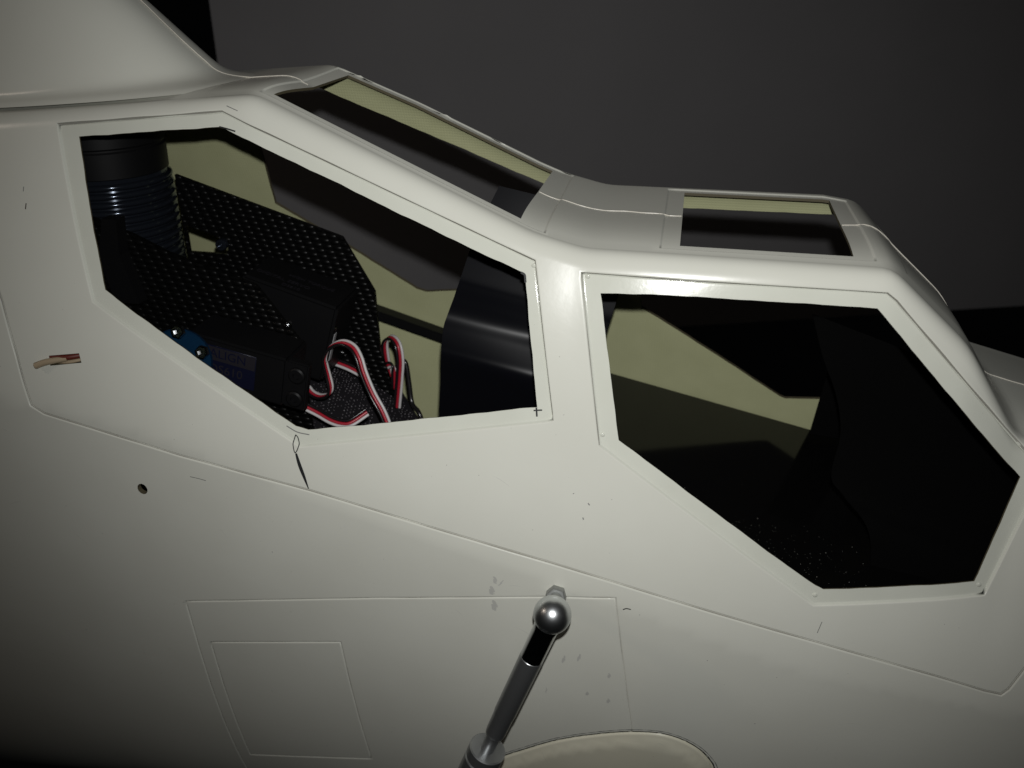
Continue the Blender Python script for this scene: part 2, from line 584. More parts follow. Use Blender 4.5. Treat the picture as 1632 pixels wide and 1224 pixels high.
X0, X1, QMAX = -.40, .20, Q2 + QL
def build_half(rear_hole, front_hole):
    vs, es = [], []
    def add(pts, closed):
        b = len(vs); vs.extend([Vector((float(a), float(c))) for a, c in pts])
        n = len(pts)
        es.extend([(b + i, b + (i + 1) % n) for i in range(n if closed else n - 1)])
    def side_line(p, closed=True, step=.003):
        p = densify(p, step, closed)
        k = (p[:, 0] > X0) & (p[:, 0] < X1) & (p[:, 1] < zr_edge(p[:, 0]) + roll(p[:, 0]) - .0002) & (p[:, 1] > zb(p[:, 0]) + .003)
        if closed and k.all():
            add(np.stack([p[:, 0], q_of_side(p[:, 0], p[:, 1])], -1), True)
        else:
            run = []
            for ok, a in zip(k, p):
                if ok: run.append(a)
                else:
                    if len(run) > 1:
                        r = np.array(run); add(np.stack([r[:, 0], q_of_side(r[:, 0], r[:, 1])], -1), False)
                    run = []
            if len(run) > 1:
                r = np.array(run); add(np.stack([r[:, 0], q_of_side(r[:, 0], r[:, 1])], -1), False)
    def roof_line(p, step=.003):
        # put a point exactly where the outline crosses the centre line, then keep the half with y <= 0
        r_ = []
        for k in range(len(p)):
            a, b = p[k], p[(k + 1) % len(p)]
            r_.append(a)
            if a[1] * b[1] < 0: r_.append(np.array([a[0] + (b[0] - a[0]) * a[1] / (a[1] - b[1]), 0.0]))
        p = densify(np.array(r_), step)
        p = np.roll(p, -int(np.argmax(p[:, 1])), 0)
        h = np.array([a for a in p if a[1] < 1e-9])
        add(np.stack([h[:, 0], np.maximum(q_of_roof(h[:, 0], -h[:, 1]), 0)], -1), False)
    # frame
    holes_side = [roughen(rear_hole, .00010), roughen(front_hole, .00007), CABLE_HOLE, WIRE_SLOT]
    holes_roof = [R_REAR_H, R_FRONT_H]
    for p in holes_side: side_line(p, step=.004)
    for p in (REAR_REC, FRONT_REC):
        for d in (-1.3, -.75, -.4, -.2, 0, .2, .55, 1.2): side_line(offset_poly(p, d * MMM))
    for d in (-1.4, -.75, -.4, -.2, 0, .25, .6, 1.3): side_line(offset_poly(STEP, d * MMM))
    for ln, cl in ((D1, False), (D2, True)):
        for d in (-1.2, -.6, -.28, 0, .28, .6, 1.2): side_line(offset_poly(ln, d * MMM, cl), cl)
    for d in (-1.6, -1.1, -.6, -.2, .2, .6, 1.2, 1.8): side_line(offset_poly(OVAL, d * MMM))
    for p in holes_roof: roof_line(p)
    for p in (R_REAR_R, R_FRONT_R, R_WIND_R):
        for d in (-1., -.5, -.2, .2, .5, 1.): roof_line(offset_poly(p, d * MMM))
    # background grid
    qs = np.concatenate([np.linspace(0, Q1, 10)[:-1], np.linspace(Q1, Q2, 16)[:-1], np.linspace(Q2, Q2 + .30, 76)[:-1], np.linspace(Q2 + .30, QMAX, 30)])
    gx = np.linspace(X0, X1, 241)
    G = np.array([(a, b) for b in qs for a in gx])
    B = base(G[:, 0], G[:, 1])
    keep = np.ones(len(G), bool)
    XZ, XY = B[:, [0, 2]], B[:, [0, 1]]
    sd = G[:, 1] > Q1; rf = G[:, 1] < Q2
    for p, cl in ((REAR_REC, 1), (FRONT_REC, 1), (STEP, 1), (D1, 0), (D2, 1), (OVAL, 1)):
        keep &= ~(sd & (np.abs(sdf(XZ, p, bool(cl))) < 1.9 * MMM))
    for p in holes_side: keep &= ~(sd & (np.abs(sdf(XZ, p)) < .6 * MMM))
    for p in (R_REAR_R, R_FRONT_R, R_WIND_R, *holes_roof): keep &= ~(rf & (np.abs(sdf(XY, p)) < 1.5 * MMM))
    edge = (G[:, 0] == X0) | (G[:, 0] == X1) | (G[:, 1] == QMAX)
    keep |= edge
    vs.extend([Vector((float(a), float(b))) for a, b in G[keep]])
    r = delaunay_2d_cdt(vs, es, [], 0, 1e-7)
    V = np.array([tuple(v) for v in r[0]]); F = np.array(r[2])
    c = V[F].mean(1)
    Bc = base(c[:, 0], c[:, 1])
    sd = c[:, 1] > Q1; rf = c[:, 1] < Q2
    kill = np.zeros(len(F), bool)
    for p in holes_side: kill |= sd & (sdf(Bc[:, [0, 2]], p) < 0)
    for p in holes_roof: kill |= rf & (sdf(Bc[:, [0, 1]], p) < 0)
    F = F[~kill]; Bc = Bc[~kill]; sd = sd[~kill]; rf = rf[~kill]
    reg = np.zeros(len(F), int)                       # 0 = lower body, 1 = canopy
    reg[(sdf(Bc[:, [0, 2]], STEP) < 0) | ~sd] = 1
    for k, p in ((2, REAR_REC), (3, FRONT_REC)):      # window frames
        reg[sd & (sdf(Bc[:, [0, 2]], p) < 0)] = k
    for k, p in ((4, R_REAR_R), (5, R_FRONT_R), (6, R_WIND_R)):
        reg[rf & (sdf(Bc[:, [0, 1]], p) < 0)] = k
    reg[sd & (sdf(Bc[:, [0, 2]], D2) < 0)] = 7        # small hatch
    reg[sd & (sdf(Bc[:, [0, 2]], OVAL) < 0)] = 8      # rounded fairing
    x, q = V[:, 0], V[:, 1]
    q = np.maximum(q, 0)
    Po = surf(x, q); No = nrm(x, q, surf)
    nb = nrm(x, q, base); Pi = base(x, q) - nb * .0016
    Po[q < 1e-7, 1] = 0; Pi[q < 1e-7, 1] = 0
    # all normals outward (the roof faces up, the side faces away from the centre plane)
    out = np.stack([np.zeros(len(x)), np.where(q > Q1, -1.0, 0.0), np.where(q < Q2, 1.0, 0.0)], -1)
    sb_ = np.where((nb * out).sum(1) < 0, -1.0, 1.0)[:, None]
    sb_[q > Q2 + .25] = 1.0
    nb = nb * sb_
    Pi = base(x, q) - nb * .0016; Pi[q < 1e-7, 1] = 0
    No = No * np.where((No * nb).sum(1) < 0, -1.0, 1.0)[:, None]
    e = {}
    for fi, t in enumerate(F):
        for i in range(3):
            k = (min(t[i], t[(i + 1) % 3]), max(t[i], t[(i + 1) % 3]))
            e.setdefault(k, []).append((fi, t[i], t[(i + 1) % 3]))
    rim = [(v[0][0], v[0][1], v[0][2]) for k, v in e.items() if len(v) == 1 and not (q[k[0]] < 1e-7 and q[k[1]] < 1e-7)]
    return Po, No, Pi, -nb, F, reg, rim


FAR_REAR = REAR_HOLE.copy(); FAR_REAR[1:3] += (.0018, .0054); FAR_REAR[0] = (-.1925, -.0560); FAR_REAR[6] = (-.1955, -.1118)
FAR_FRONT = FRONT_HOLE.copy(); FAR_FRONT[:4] += (0, .0058); FAR_FRONT[5:8] += (-.0020, .0018); FAR_REAR[3:6] += (.0020, .0005)
FAR[0] = True
NEAR_ROOF = (R_REAR_H, R_REAR_R)
R_REAR_H, R_REAR_R = R_REAR_H * (1, -1), R_REAR_R * (1, -1)
FAR_HALF = build_half(FAR_REAR, FAR_FRONT)
FAR[0] = False
R_REAR_H, R_REAR_R = NEAR_ROOF
HALF = {False: build_half(REAR_HOLE, FRONT_HOLE), True: FAR_HALF}


def shell_part(name, regs, far, mat, parent, near=True):
    """one object out of the moulding: outside, inside and the cut edges of these regions"""
    V, Nn, Fc, MI = [], [], [], []
    base_i = 0
    for mir in ([False] if near else []) + ([True] if far else []):
        s = np.array([1, -1 if mir else 1, 1.0])
        Po, No, Pi, Ni, TF, REG, RIM = HALF[mir]
        sel = np.isin(REG, regs)
        fs = TF[sel]
        used = np.unique(fs); mp = -np.ones(len(Po), int); mp[used] = np.arange(len(used))
        m = len(used)
        V.append(Po[used] * s); Nn.append(No[used] * s); V.append(Pi[used] * s); Nn.append(Ni[used] * s)
        f = mp[fs]
        # orient by normal
        a = Po[fs]
        g = np.cross(a[:, 1] - a[:, 0], a[:, 2] - a[:, 0])
        bad = (g * -Ni[fs[:, 0]]).sum(1) < 0
        f = np.where(bad[:, None], f[:, [0, 2, 1]], f)
        if mir: f = f[:, [0, 2, 1]]
        Fc += [tuple(t + base_i) for t in f]; MI += [0] * len(f)
        Fc += [tuple(t[::-1] + base_i + m) for t in f]; MI += [1] * len(f)
        selset = np.nonzero(sel)[0]; ss = set(selset.tolist())
        nb_ = 2 * m
        rv = []
        for fi, i, j in RIM:
            if fi in ss:
                k = base_i + nb_ + len(rv)
                rv += [Po[i] * s, Po[j] * s, Pi[j] * s, Pi[i] * s]
                Fc.append((k, k + 1, k + 2, k + 3)); MI.append(2)
        if rv:
            V.append(np.array(rv)); Nn.append(np.zeros((len(rv), 3)))
        base_i += nb_ + len(rv)
    V = np.vstack(V); Nn = np.vstack(Nn)
    me = bpy.data.meshes.new(name)
    me.from_pydata(V.tolist(), [], [tuple(map(int, t)) for t in Fc])
    me.update()
    o = link(name, me, [mat, M_glass, M_cut], parent)
    me.polygons.foreach_set("material_index", MI)
    me.polygons.foreach_set("use_smooth", [True] * len(MI))
    vi = np.zeros(len(me.loops), int); me.loops.foreach_get("vertex_index", vi)
    ln = Nn[vi]
    pn = np.zeros(len(me.polygons) * 3); me.polygons.foreach_get("normal", pn); pn = pn.reshape(-1, 3)
    lt = np.array([p.loop_total for p in me.polygons]); per = np.repeat(np.arange(len(lt)), lt)
    z = np.linalg.norm(ln, axis=1) < .5
    ln[z] = pn[per[z]]
    me.normals_split_custom_set(ln.tolist())
    return o


heli = empty("helicopter_fuselage", (-.1, 0, -.43), "glossy white fibreglass model helicopter fuselage with empty cockpit window openings", "model helicopter")
body = shell_part("lower_body", [0], True, M_white, heli)
hatch = shell_part("hatch_panel", [7], False, M_white, body)
fair = shell_part("stub_fairing", [8], False, M_cream, body)
tag(fair, "cream rounded fairing with a dark hand-cut outline at the bottom of the body")
shell_part("far_side_patch", [7, 8], True, M_white, body, near=False)
canopy = shell_part("canopy", [1], True, M_white, heli)
for nm, k, near in (("window_frame", 2, True), ("window_frame", 3, True), ("window_frame", 2, False), ("window_frame", 3, False)):
    shell_part(nm, [k], not near, M_frame, canopy, near=near)
for nm, k in (("roof_window_frame", 4), ("roof_window_frame", 5), ("windscreen_frame", 6)):
    shell_part(nm, [k], True, M_white, canopy)

# mould seam along the top centre line
def roof_seam(x0, x1, parent, r=.00024):
    x = np.linspace(x0, x1, max(6, int((x1 - x0) / .0015)))
    P = surf(x, np.full(len(x), 1e-6))
    P[:, 1] = .0004 * np.sin(x * 210) + .00025 * np.sin(x * 530)
    P[:, 2] += .00005
    tube("mould_seam", P, r, M_seam, parent, (0, 1, 0), 6)
roof_seam(-.185, -.1448, canopy)
roof_seam(-.0546, -.0004, canopy)
roof_seam(.0574, .19, canopy)

# rotor cowling rising behind the canopy
def cowling():
    lv = [(-.0015, .0355, -.1640), (.0002, .0340, -.1690), (.0010, .0325, -.1745), (.0022, .0312, -.1795), (.0042, .0302, -.1835), (.0075, .0293, -.1870), (.013, .0280, -.1925), (.020, .0262, -.2000), (.030, .0235, -.2110), (.040, .0205, -.2235), (.050, .0175, -.2370), (.062, .0135, -.2540), (.070, .009, -.268)]
    n = 40; V = []; F = []
    e = .062
    for dz, w, f in lv:
        for k in range(n + 1):
            u = k / n
            if u < .3: x, y = -.40 + (f - e + .40) * (u / .3), -w
            elif u < .7:
                a = (u - .3) / .4 * math.pi
                x = f - e + e * max(0, math.sin(a)) ** .9; y = -w * math.copysign(abs(math.cos(a)) ** .8, math.cos(a))
            else: x, y = f - e + (-.40 - f + e) * ((u - .7) / .3), w
            z0 = float(zr(x)) if dz < .012 else float(zr(x)) * (1 - min(1, (dz - .012) / .03)) + -.046 * min(1, (dz - .012) / .03)
            V.append((x, y, z0 + dz))
    m = len(lv)
    for i in range(m - 1):
        for k in range(n):
            F.append((i * (n + 1) + k, i * (n + 1) + k + 1, (i + 1) * (n + 1) + k + 1, (i + 1) * (n + 1) + k))
    F.append(tuple((m - 1) * (n + 1) + k for k in range(n + 1)))
    me = pydata("rotor_cowling", V, F)
    o = link("rotor_cowling", me, M_white, heli, True)
    md = o.modifiers.new("s", 'SUBSURF'); md.levels = 2; md.render_levels = 2
    return o, lv
cowl, lv = cowling()
def cow_seam():
    P = [(f + .0002, 0.0004 * math.sin(dz * 300), (float(zr(f)) if dz < .012 else float(zr(f)) * (1 - min(1, (dz - .012) / .03)) + -.046 * min(1, (dz - .012) / .03)) + dz) for dz, w, f in lv[1:]]
    tube("mould_seam", spline(P, 4), .00024, M_seam, cowl, (0, 1, 0), 6)
cow_seam()

# ------------------------------------------------------------------ pen, pencil and smudge marks and painted shade lines
def on_side(x, z, lift=.00010):
    q = q_of_side(np.atleast_1d(np.asarray(x, float)), np.atleast_1d(np.asarray(z, float)))
    x = np.atleast_1d(np.asarray(x, float))
    P = surf(x, q); n = nrm(x, q, surf)
    s = np.where(n[:, 1:2] > 0, -1, 1)
    return P + n * s * lift
def mark(name, pts, width, mat, parent, label=None):
    """a drawn stroke lying on the paint; width may vary along it"""
    p = np.array(pts, float)
    d = np.gradient(p, axis=0); d /= np.linalg.norm(d, axis=1)[:, None] + 1e-12
    nn = np.stack([-d[:, 1], d[:, 0]], -1)
    w = np.broadcast_to(np.asarray(width, float), (len(p),))[:, None] / 2
    a = on_side(*(p + nn * w).T); b = on_side(*(p - nn * w).T)
    n = len(p)
    me = pydata(name, np.vstack([a, b]), [(i, i + 1, n + i + 1, n + i) for i in range(n - 1)])
    o = link(name, me, mat, parent)
    if label: tag(o, label)
    return o
def strokepath(pts, n=8):
    return spline([(x / 1000, z / 1000) for x, z in pts], n)
p = strokepath([(-130.6, -158.2), (-131.3, -161.0), (-130.6, -164.6), (-129.3, -162.2), (-129.7, -159.4), (-130.6, -158.2)])
mark("pen_mark", p, .00035, M_ink, canopy, "black pen loop drawn under the rear window corner")
p = strokepath([(-130.2, -164.8), (-129.0, -169.0), (-127.4, -173.5), (-125.9, -178.0)])
t = np.linspace(0, 1, len(p)); mark("pen_mark", p, .0004 + .0009 * np.sin(np.pi * np.clip(t * .9 + .12, 0, 1)), M_ink, canopy)
for pts, w, m in [
    ([(-163.0, -56.6), (-159.8, -57.2), (-156.8, -57.9)], .0005, M_ink),
    ([(-52.8, -100.2), (-51.5, -100.9), (-51.2, -102.2), (-51.0, -103.4)], .0007, M_ink),
    ([(-44.3, -144.0), (-43.9, -147.0)], .0006, M_ink), ([(-45.2, -145.0), (-42.2, -144.7)], .0005, M_ink),
    ([(-134.0, -155.2), (-130.0, -157.2), (-125.5, -157.9)], .0004, M_graph),
    ([(-172.7, -178.0), (-169.5, -178.4), (-166.4, -179.0)], .0003, M_graph),
    ([(-235.5, -84), (-235.6, -86.0)], .0004, M_copper), ([(-237, -78.6), (-237.0, -80.2)], .0003, M_graph),
    ([(-9.0, -214.6), (-7.8, -214.0), (-6.2, -214.2)], .0004, M_ink),
    ([(60.0, -212.0), (59.0, -216.5)], .00025, M_graph),
    ([(-24, -175.5), (-23.4, -176.2)], .0004, M_graph), ([(-25.5, -180.8), (-25.2, -181.6)], .0004, M_graph),
    ([(-160.5, -50.2), (-156, -51.6)], .00025, M_graph),
]:
    q_ = strokepath(pts, 4)
    mark("pen_mark" if m is M_ink else "scuff_mark", q_, w, m, canopy)
for cx, cz, lx, lz, w in [(-56.2, -206.5, 1.2, 3.2, .0014), (-57.5, -211.5, .8, 4.0, .0020), (-56.6, -218.5, 1.0, 5.0, .0022), (-30.0, -240.5, -.8, 4.0, .0011), (-24.2, -238.5, -.9, 4.0, .0011), (-12.5, -245.5, .4, 2.6, .0011), (-20.5, -256.8, .2, 2.0, .0012), (-12.2, -259.0, .3, 2.6, .0013), (-36.5, -258.6, .2, 3.4, .0005), (-54, -207.5, -2.2, 3.0, .0006)]:
    cz -= 2.0
    pts = strokepath([(cx - lx / 2, cz + lz / 2), (cx + .25, cz + lz * .12), (cx - .2, cz - lz * .2), (cx + lx / 2, cz - lz / 2)], 4)
    t = np.linspace(0, 1, len(pts))
    mark("smudge_mark", pts, w * (.25 + .75 * np.sin(np.pi * t)) * (1 + .25 * np.sin(t * 17)), M_smudge, body)
# dark hand-cut outline round the fairing
for off, w, m in ((.75, .00060, M_ink), (1.9, .00030, M_graph)):
    ol = densify(offset_poly(OVAL, off * MMM), .0012)
    ol = np.vstack([ol, ol[:1]])
    k = np.arange(len(ol))
    mark("cut_line", ol, w * (1 + .35 * np.sin(k * 1.7) + .25 * np.sin(k * .6)), m, body)
# shade painted as thin dark strips along engraved lines, step and frame edges
M_shade = pm("groove_shade_line", (0.36, 0.35, 0.31), 0.8)
def shade_line(poly, closed, w, off=0.0, parent=body):
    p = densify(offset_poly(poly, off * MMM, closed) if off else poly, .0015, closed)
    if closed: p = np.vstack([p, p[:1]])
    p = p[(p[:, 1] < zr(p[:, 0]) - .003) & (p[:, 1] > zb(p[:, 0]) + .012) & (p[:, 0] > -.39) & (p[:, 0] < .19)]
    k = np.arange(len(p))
    mark("groove_shade_line", p, w * (1 + .3 * np.sin(k * .37) + .3 * np.sin(k * .11 + 1)), M_shade, parent)
shade_line(D1, False, .00022); shade_line(D2, True, .00020)
shade_line(STEP[1:18], False, .00018)
shade_line(REAR_REC[0:4], False, .00026, 0.0, canopy)
shade_line(FRONT_REC[[8, 0, 1, 2, 3, 4, 5]], False, .00024, 0.0, canopy)
# fine dust and grit caught on the paint
bm = bmesh.new()
for k in range(150):
    x = rng.uniform(-.30, .12); z = rng.uniform(-.36, -.10)
    if z > float(zr(x)) - .012: continue
    pt = np.array([[x, z]])
    if min(sdf(pt, REAR_HOLE)[0], sdf(pt, FRONT_HOLE)[0]) < .001: continue
    c = on_side(x, z, .00002)[0]
    r = .00006 + .00010 * rng.random() ** 2
    bmesh.ops.create_icosphere(bm, subdivisions=1, radius=r, matrix=Matrix.Translation(Vector(c)) @ Matrix.Scale(1 + 1.2 * rng.random(), 4, Vector((rng.normal(), 0, rng.normal())).normalized()))
tag(from_bm("grit", bm, M_graph, body), kind="stuff")
# faint sanding scratches
for k in range(26):
    x = rng.uniform(-.28, .10); z = rng.uniform(-.33, -.16); a_ = rng.normal() * .5 - .3; l_ = rng.uniform(.003, .010)
    dx, dz = math.cos(a_) * l_, math.sin(a_) * l_
    pts = np.array([(x + dx * t_, z + dz * t_ + .0004 * math.sin(3 * t_)) for t_ in np.linspace(0, 1, 6)])
    if min(sdf(pts, REAR_REC).min(), sdf(pts, FRONT_REC).min()) < .001: continue
    mark("scuff_mark", pts, .00013 * np.sin(np.linspace(.2, 3.0, 6)), M_smudge, body)
# tiny moulding pips at the frame corners
for x, z in [(-48.6, -98.0), (56.6, -202.6), (-20.8, -151.8), (110.2, -195.3), (-30.0, -100.8)]:
    P = on_side(x / 1000, z / 1000, .0)[0]
    bm = bmesh.new(); bmesh.ops.create_icosphere(bm, subdivisions=2, radius=.0009, matrix=Matrix.Translation(P) @ Matrix.Scale(.45, 4, (0, 1, 0)))
    from_bm("moulding_pip", bm, M_frame, canopy, 80)

# ------------------------------------------------------------------ things inside: motor
mot = empty("electric_motor", (-.2405, .0035, -.19), "black finned electric motor standing behind the rear cockpit window", "motor")
prof = [(.0, .0215), (.010, .0235), (.012, .0240)]
z = .014
while z < .1045:
    prof += [(z, .0234), (z + .0002, .0250), (z + .0008, .02555), (z + .0016, .0256), (z + .0023, .0252), (z + .0026, .0236)]
    z += .0035
lathe("finned_can", prof + [(z + .0006, .0236)], (-.2405, .0035, -.19), (0, 0, 1), M_fin, mot, 72, 50)
lathe("end_bell", [(0, .0236), (.0005, .0246), (.0105, .0249), (.0112, .0243), (.0118, .0243), (.0125, .0249), (.019, .0249), (.0205, .0240), (.0206, .012), (.034, .011), (.0345, .004)], (-.2405, .0035, -.19 + z + .0006), (0, 0, 1), M_black, mot, 72, 30)

# ------------------------------------------------------------------ carbon side plates
def plate(nm, poly, y0, y1, holes, label):
    e = empty(nm, (poly[0][0] / 1000, y0, -.20), label, "side plate", "carbon side plates of the mechanics")
    prism("carbon_sheet", [(a / 1000, b / 1000) for a, b in poly], y0, y1, M_cf, e, [[(a / 1000, b / 1000) for a, b in h_] for h_ in holes])
    return e
far_plate = plate("carbon_side_plate", [(-217.6, -88.6), (-143.2, -112.2), (-130.2, -136.3), (-129.6, -164.9), (-120.8, -199.1), (-125, -236), (-217.6, -236)], .0160, .0178,
      [[(-216.5, -110.8), (-196.5, -117.3), (-198.3, -123.4), (-216.5, -123.3)]], "far black carbon plate with a small cut-out, its sloping top edge against the yellow wall")
near_plate = plate("carbon_side_plate", [(-252, -89), (-231.5, -95.5), (-212.8, -102.1), (-199.0, -108.5), (-179.7, -114.6), (-163.1, -119.7), (-147.1, -142.2), (-145.8, -186.3), (-146.5, -236), (-252, -236)], -.0283, -.0265,
      [], "near black carbon plate in front of the motor, just inside the rear window")
for x, z in [(-196.3, -120.0), (-151, -113), (-149.8, -140.5)]:
    pass
def screw(x, y, z, r, parent, name="cap_screw", mat=None):
    o = lathe(name, [(0, r), (r * .9, r), (r * 1.1, r * .85), (r * 1.1, r * .52), (r * .4, r * .5), (r * .4, 0.00001)], (x, y, z), (0, -1, 0), mat or M_black, parent, 20, 30)
    return o
screw(-.1995, .0160, -.1185, .0026, far_plate, mat=M_fin)
screw(-.1505, -.0283, -.1350, .0012, near_plate, mat=M_chrome)
# standing bracket beside the near plate
br = prism("bracket", [(-.2205, -.0945), (-.2145, -.0945), (-.2160, -.1090), (-.2115, -.1290), (-.2220, -.1290), (-.2255, -.1110)], -.0345, -.0283, M_black, near_plate)
tag(br, "plain black bracket standing on the plate")
bm = bmesh.new()

# ------------------------------------------------------------------ servos
def text_mesh(txt, size):
    cu = bpy.data.curves.new("lettering", 'FONT'); cu.body = txt; cu.size = size; cu.extrude = .00004; cu.resolution_u = 3
    cu.align_x = 'LEFT'; cu.align_y = 'CENTER'
    ob = bpy.data.objects.new("lettering_tmp", cu); COL.objects.link(ob)
    dg = bpy.context.evaluated_depsgraph_get()
    me = bpy.data.meshes.new_from_object(ob.evaluated_get(dg))
    bpy.data.objects.remove(ob, do_unlink=True); bpy.data.curves.remove(cu)
    return me
def lettering(txt, size, M, mat, parent):
    me = text_mesh(txt, size); me.name = "lettering"; me.transform(M)
    me.materials.clear()
    return link("lettering", me, mat, parent)

def servo_box(e, c, tilt, size):
    return Matrix.Translation(c) @ Matrix.Rotation(math.radians(tilt), 4, 'Y')
sv = empty("servo", (-.163, -.045, -.165), "black servo with blue-printed label and blue horn low behind the rear window", "servo", "servos in the mechanics")
Ms = servo_box(sv, (-.1655, -.0385, -.1475), 12, None)
bevel_box("case", (.041, .020, .021), Ms, M_black, sv, .0010, 2)
tab = bevel_box("mounting_tab", (.009, .004, .0205), Ms @ Matrix.Translation((.0246, -.0075, 0)), M_black, sv, .0006)
for dz in (.0052, -.0052):
    c = Ms @ Vector((.0250, -.0096, dz))
    lathe("grommet", [(0, .0033), (.0012, .0033), (.0017, .0027), (.0017, .0014), (.0008, .0012), (.0008, .00001)], c, (0, -1, 0), M_black, tab, 24, 25)
lab = bevel_box("label", (.0215, .0003, .0150), Ms @ Matrix.Translation((-.0025, -.01012, .0005)), M_labelb, sv, .0001, 1)
bevel_box("label_band", (.0210, .0002, .0058), Ms @ Matrix.Translation((-.0025, -.01034, .0047)), M_textg, lab, .00005, 1)
FACE = Matrix(((1, 0, 0, 0), (0, 0, -1, 0), (0, 1, 0, 0), (0, 0, 0, 1)))
lettering("ALIGN", .0052, Ms @ Matrix.Translation((-.0108, -.01048, .0048)) @ FACE, M_labelb, lab)
lettering("DS610", .0052, Ms @ Matrix.Translation((-.0108, -.01034, -.0018)) @ FACE, M_textg, lab)
# blue horn with two bright screws
hornc = Vector((-.1850, -.0530, -.1432))
horn = lathe("horn", [(0, .0120), (.0004, .0126), (.0022, .0126), (.0028, .0120), (.0028, .005), (.0040, .0045), (.0040, .00001)], hornc, (.12, -1, .30), M_blue, sv, 48, 30)
for x, z in [(-.1818, -.1295), (-.1733, -.1372)]:
    lathe("horn_screw", [(0, .0026), (.0018, .0026), (.0022, .0022), (.0022, .0014), (.0010, .0013), (.0010, .00001)], (x, -.0560, z), (.12, -1, .30), M_chrome, horn, 6, 20)

sv2 = empty("servo", (-.156, -.002, -.165), "black servo lying between the carbon plates with grey lettering on its top", "servo", "servos in the mechanics")
Mf = servo_box(sv2, (-.1600, -.0030, -.1435), 17, None)
bevel_box("case", (.042, .026, .036), Mf, M_black, sv2, .0012, 2)
TOPM = Matrix(((1, 0, 0, 0), (0, 1, 0, 0), (0, 0, 1, 0), (0, 0, 0, 1)))
lettering("DIGITAL SERVO", .0034, Mf @ Matrix.Translation((-.0185, -.0045, .01806)), M_textg, sv2)
lettering("HIGH TORQUE", .0030, Mf @ Matrix.Translation((-.0065, .0012, .01806)), M_textg, sv2)
lettering("DS610", .0030, Mf @ Matrix.Translation((-.0055, -.0088, .01806)), M_textg, sv2)
bevel_box("sticker", (.0003, .0026, .0130), Mf @ Matrix.Translation((.02112, -.0085, -.002)), M_strip, sv2, .00005, 1)
for y, z in ((-.0115, .0080), (-.0115, -.0140), (.0105, -.0140)):
    c = Mf @ Vector((.0210, y, z)); lathe("case_screw", [(0, .0011), (.0006, .0011), (.0008, .0007), (.0008, .00001)], c, Mf.to_3x3() @ Vector((1, 0, 0)), M_chrome, sv2, 14, 30)

# ------------------------------------------------------------------ hook-and-loop strap over the tray
def bil(c, u, v):
    a, b, d, e = [np.array(k) / 1000 for k in c]
    return a * (1 - u) * (1 - v) + b * u * (1 - v) + d * u * v + e * (1 - u) * v
VC = [(-172.0, 10.0, -169.5), (-133.1, 32.0, -178.9), (-107.5, 10.0, -200.5), (-150.6, -26.0, -190.7)]
ve = empty("hook_and_loop_strap", (-.14, 0, -.2), "black sparkling hook-and-loop strap lying under the servo wires", "strap")
def strap_pt(u, v):
    p = bil(VC, u, v)
    return p + np.array([0, 0, 1]) * (.0035 * math.sin(math.pi * u) * math.sin(math.pi * v) + .0006 * math.sin(9 * u + 4 * v))
nU = 24
V = [strap_pt(i / nU, j / nU) for j in range(nU + 1) for i in range(nU + 1)]
m0 = len(V); V += [p - np.array([0, 0, .012]) for p in V]
F = []
w_ = nU + 1
for j in range(nU):
    for i in range(nU):
        a = j * w_ + i
        F.append((a, a + 1, a + w_ + 1, a + w_)); F.append((m0 + a, m0 + a + w_, m0 + a + w_ + 1, m0 + a + 1))
for i in range(nU):
    for a, b in ((i, i + 1), (nU * w_ + i + 1, nU * w_ + i), ((i + 1) * w_, i * w_), (i * w_ + nU, (i + 1) * w_ + nU)):
        F.append((a, m0 + a, m0 + b, b))
sb = link("strap", pydata("strap", V, F), M_velcro, ve); smooth_angle(sb, 45)
bm = bmesh.new()
for k in range(900):
    u, v = ((k % 30) + .5 * ((k // 30) % 2) + .35 * rng.random()) / 30.9, ((k // 30) + .5 + .35 * rng.random()) / 30.9
    if rng.random() < .25: continue
    p = strap_pt(min(u, .99), min(v, .99))
    r = .00016 + .00016 * rng.random()
    bmesh.ops.create_icosphere(bm, subdivisions=1, radius=r, matrix=Matrix.Translation(Vector(p) + Vector((0, 0, .0003))) @ Matrix.Scale(1.6, 4, Vector(rng.normal(size=3)).normalized()))
hk = from_bm("hooks", bm, M_hook, sb, 80); tag(hk, kind="stuff")

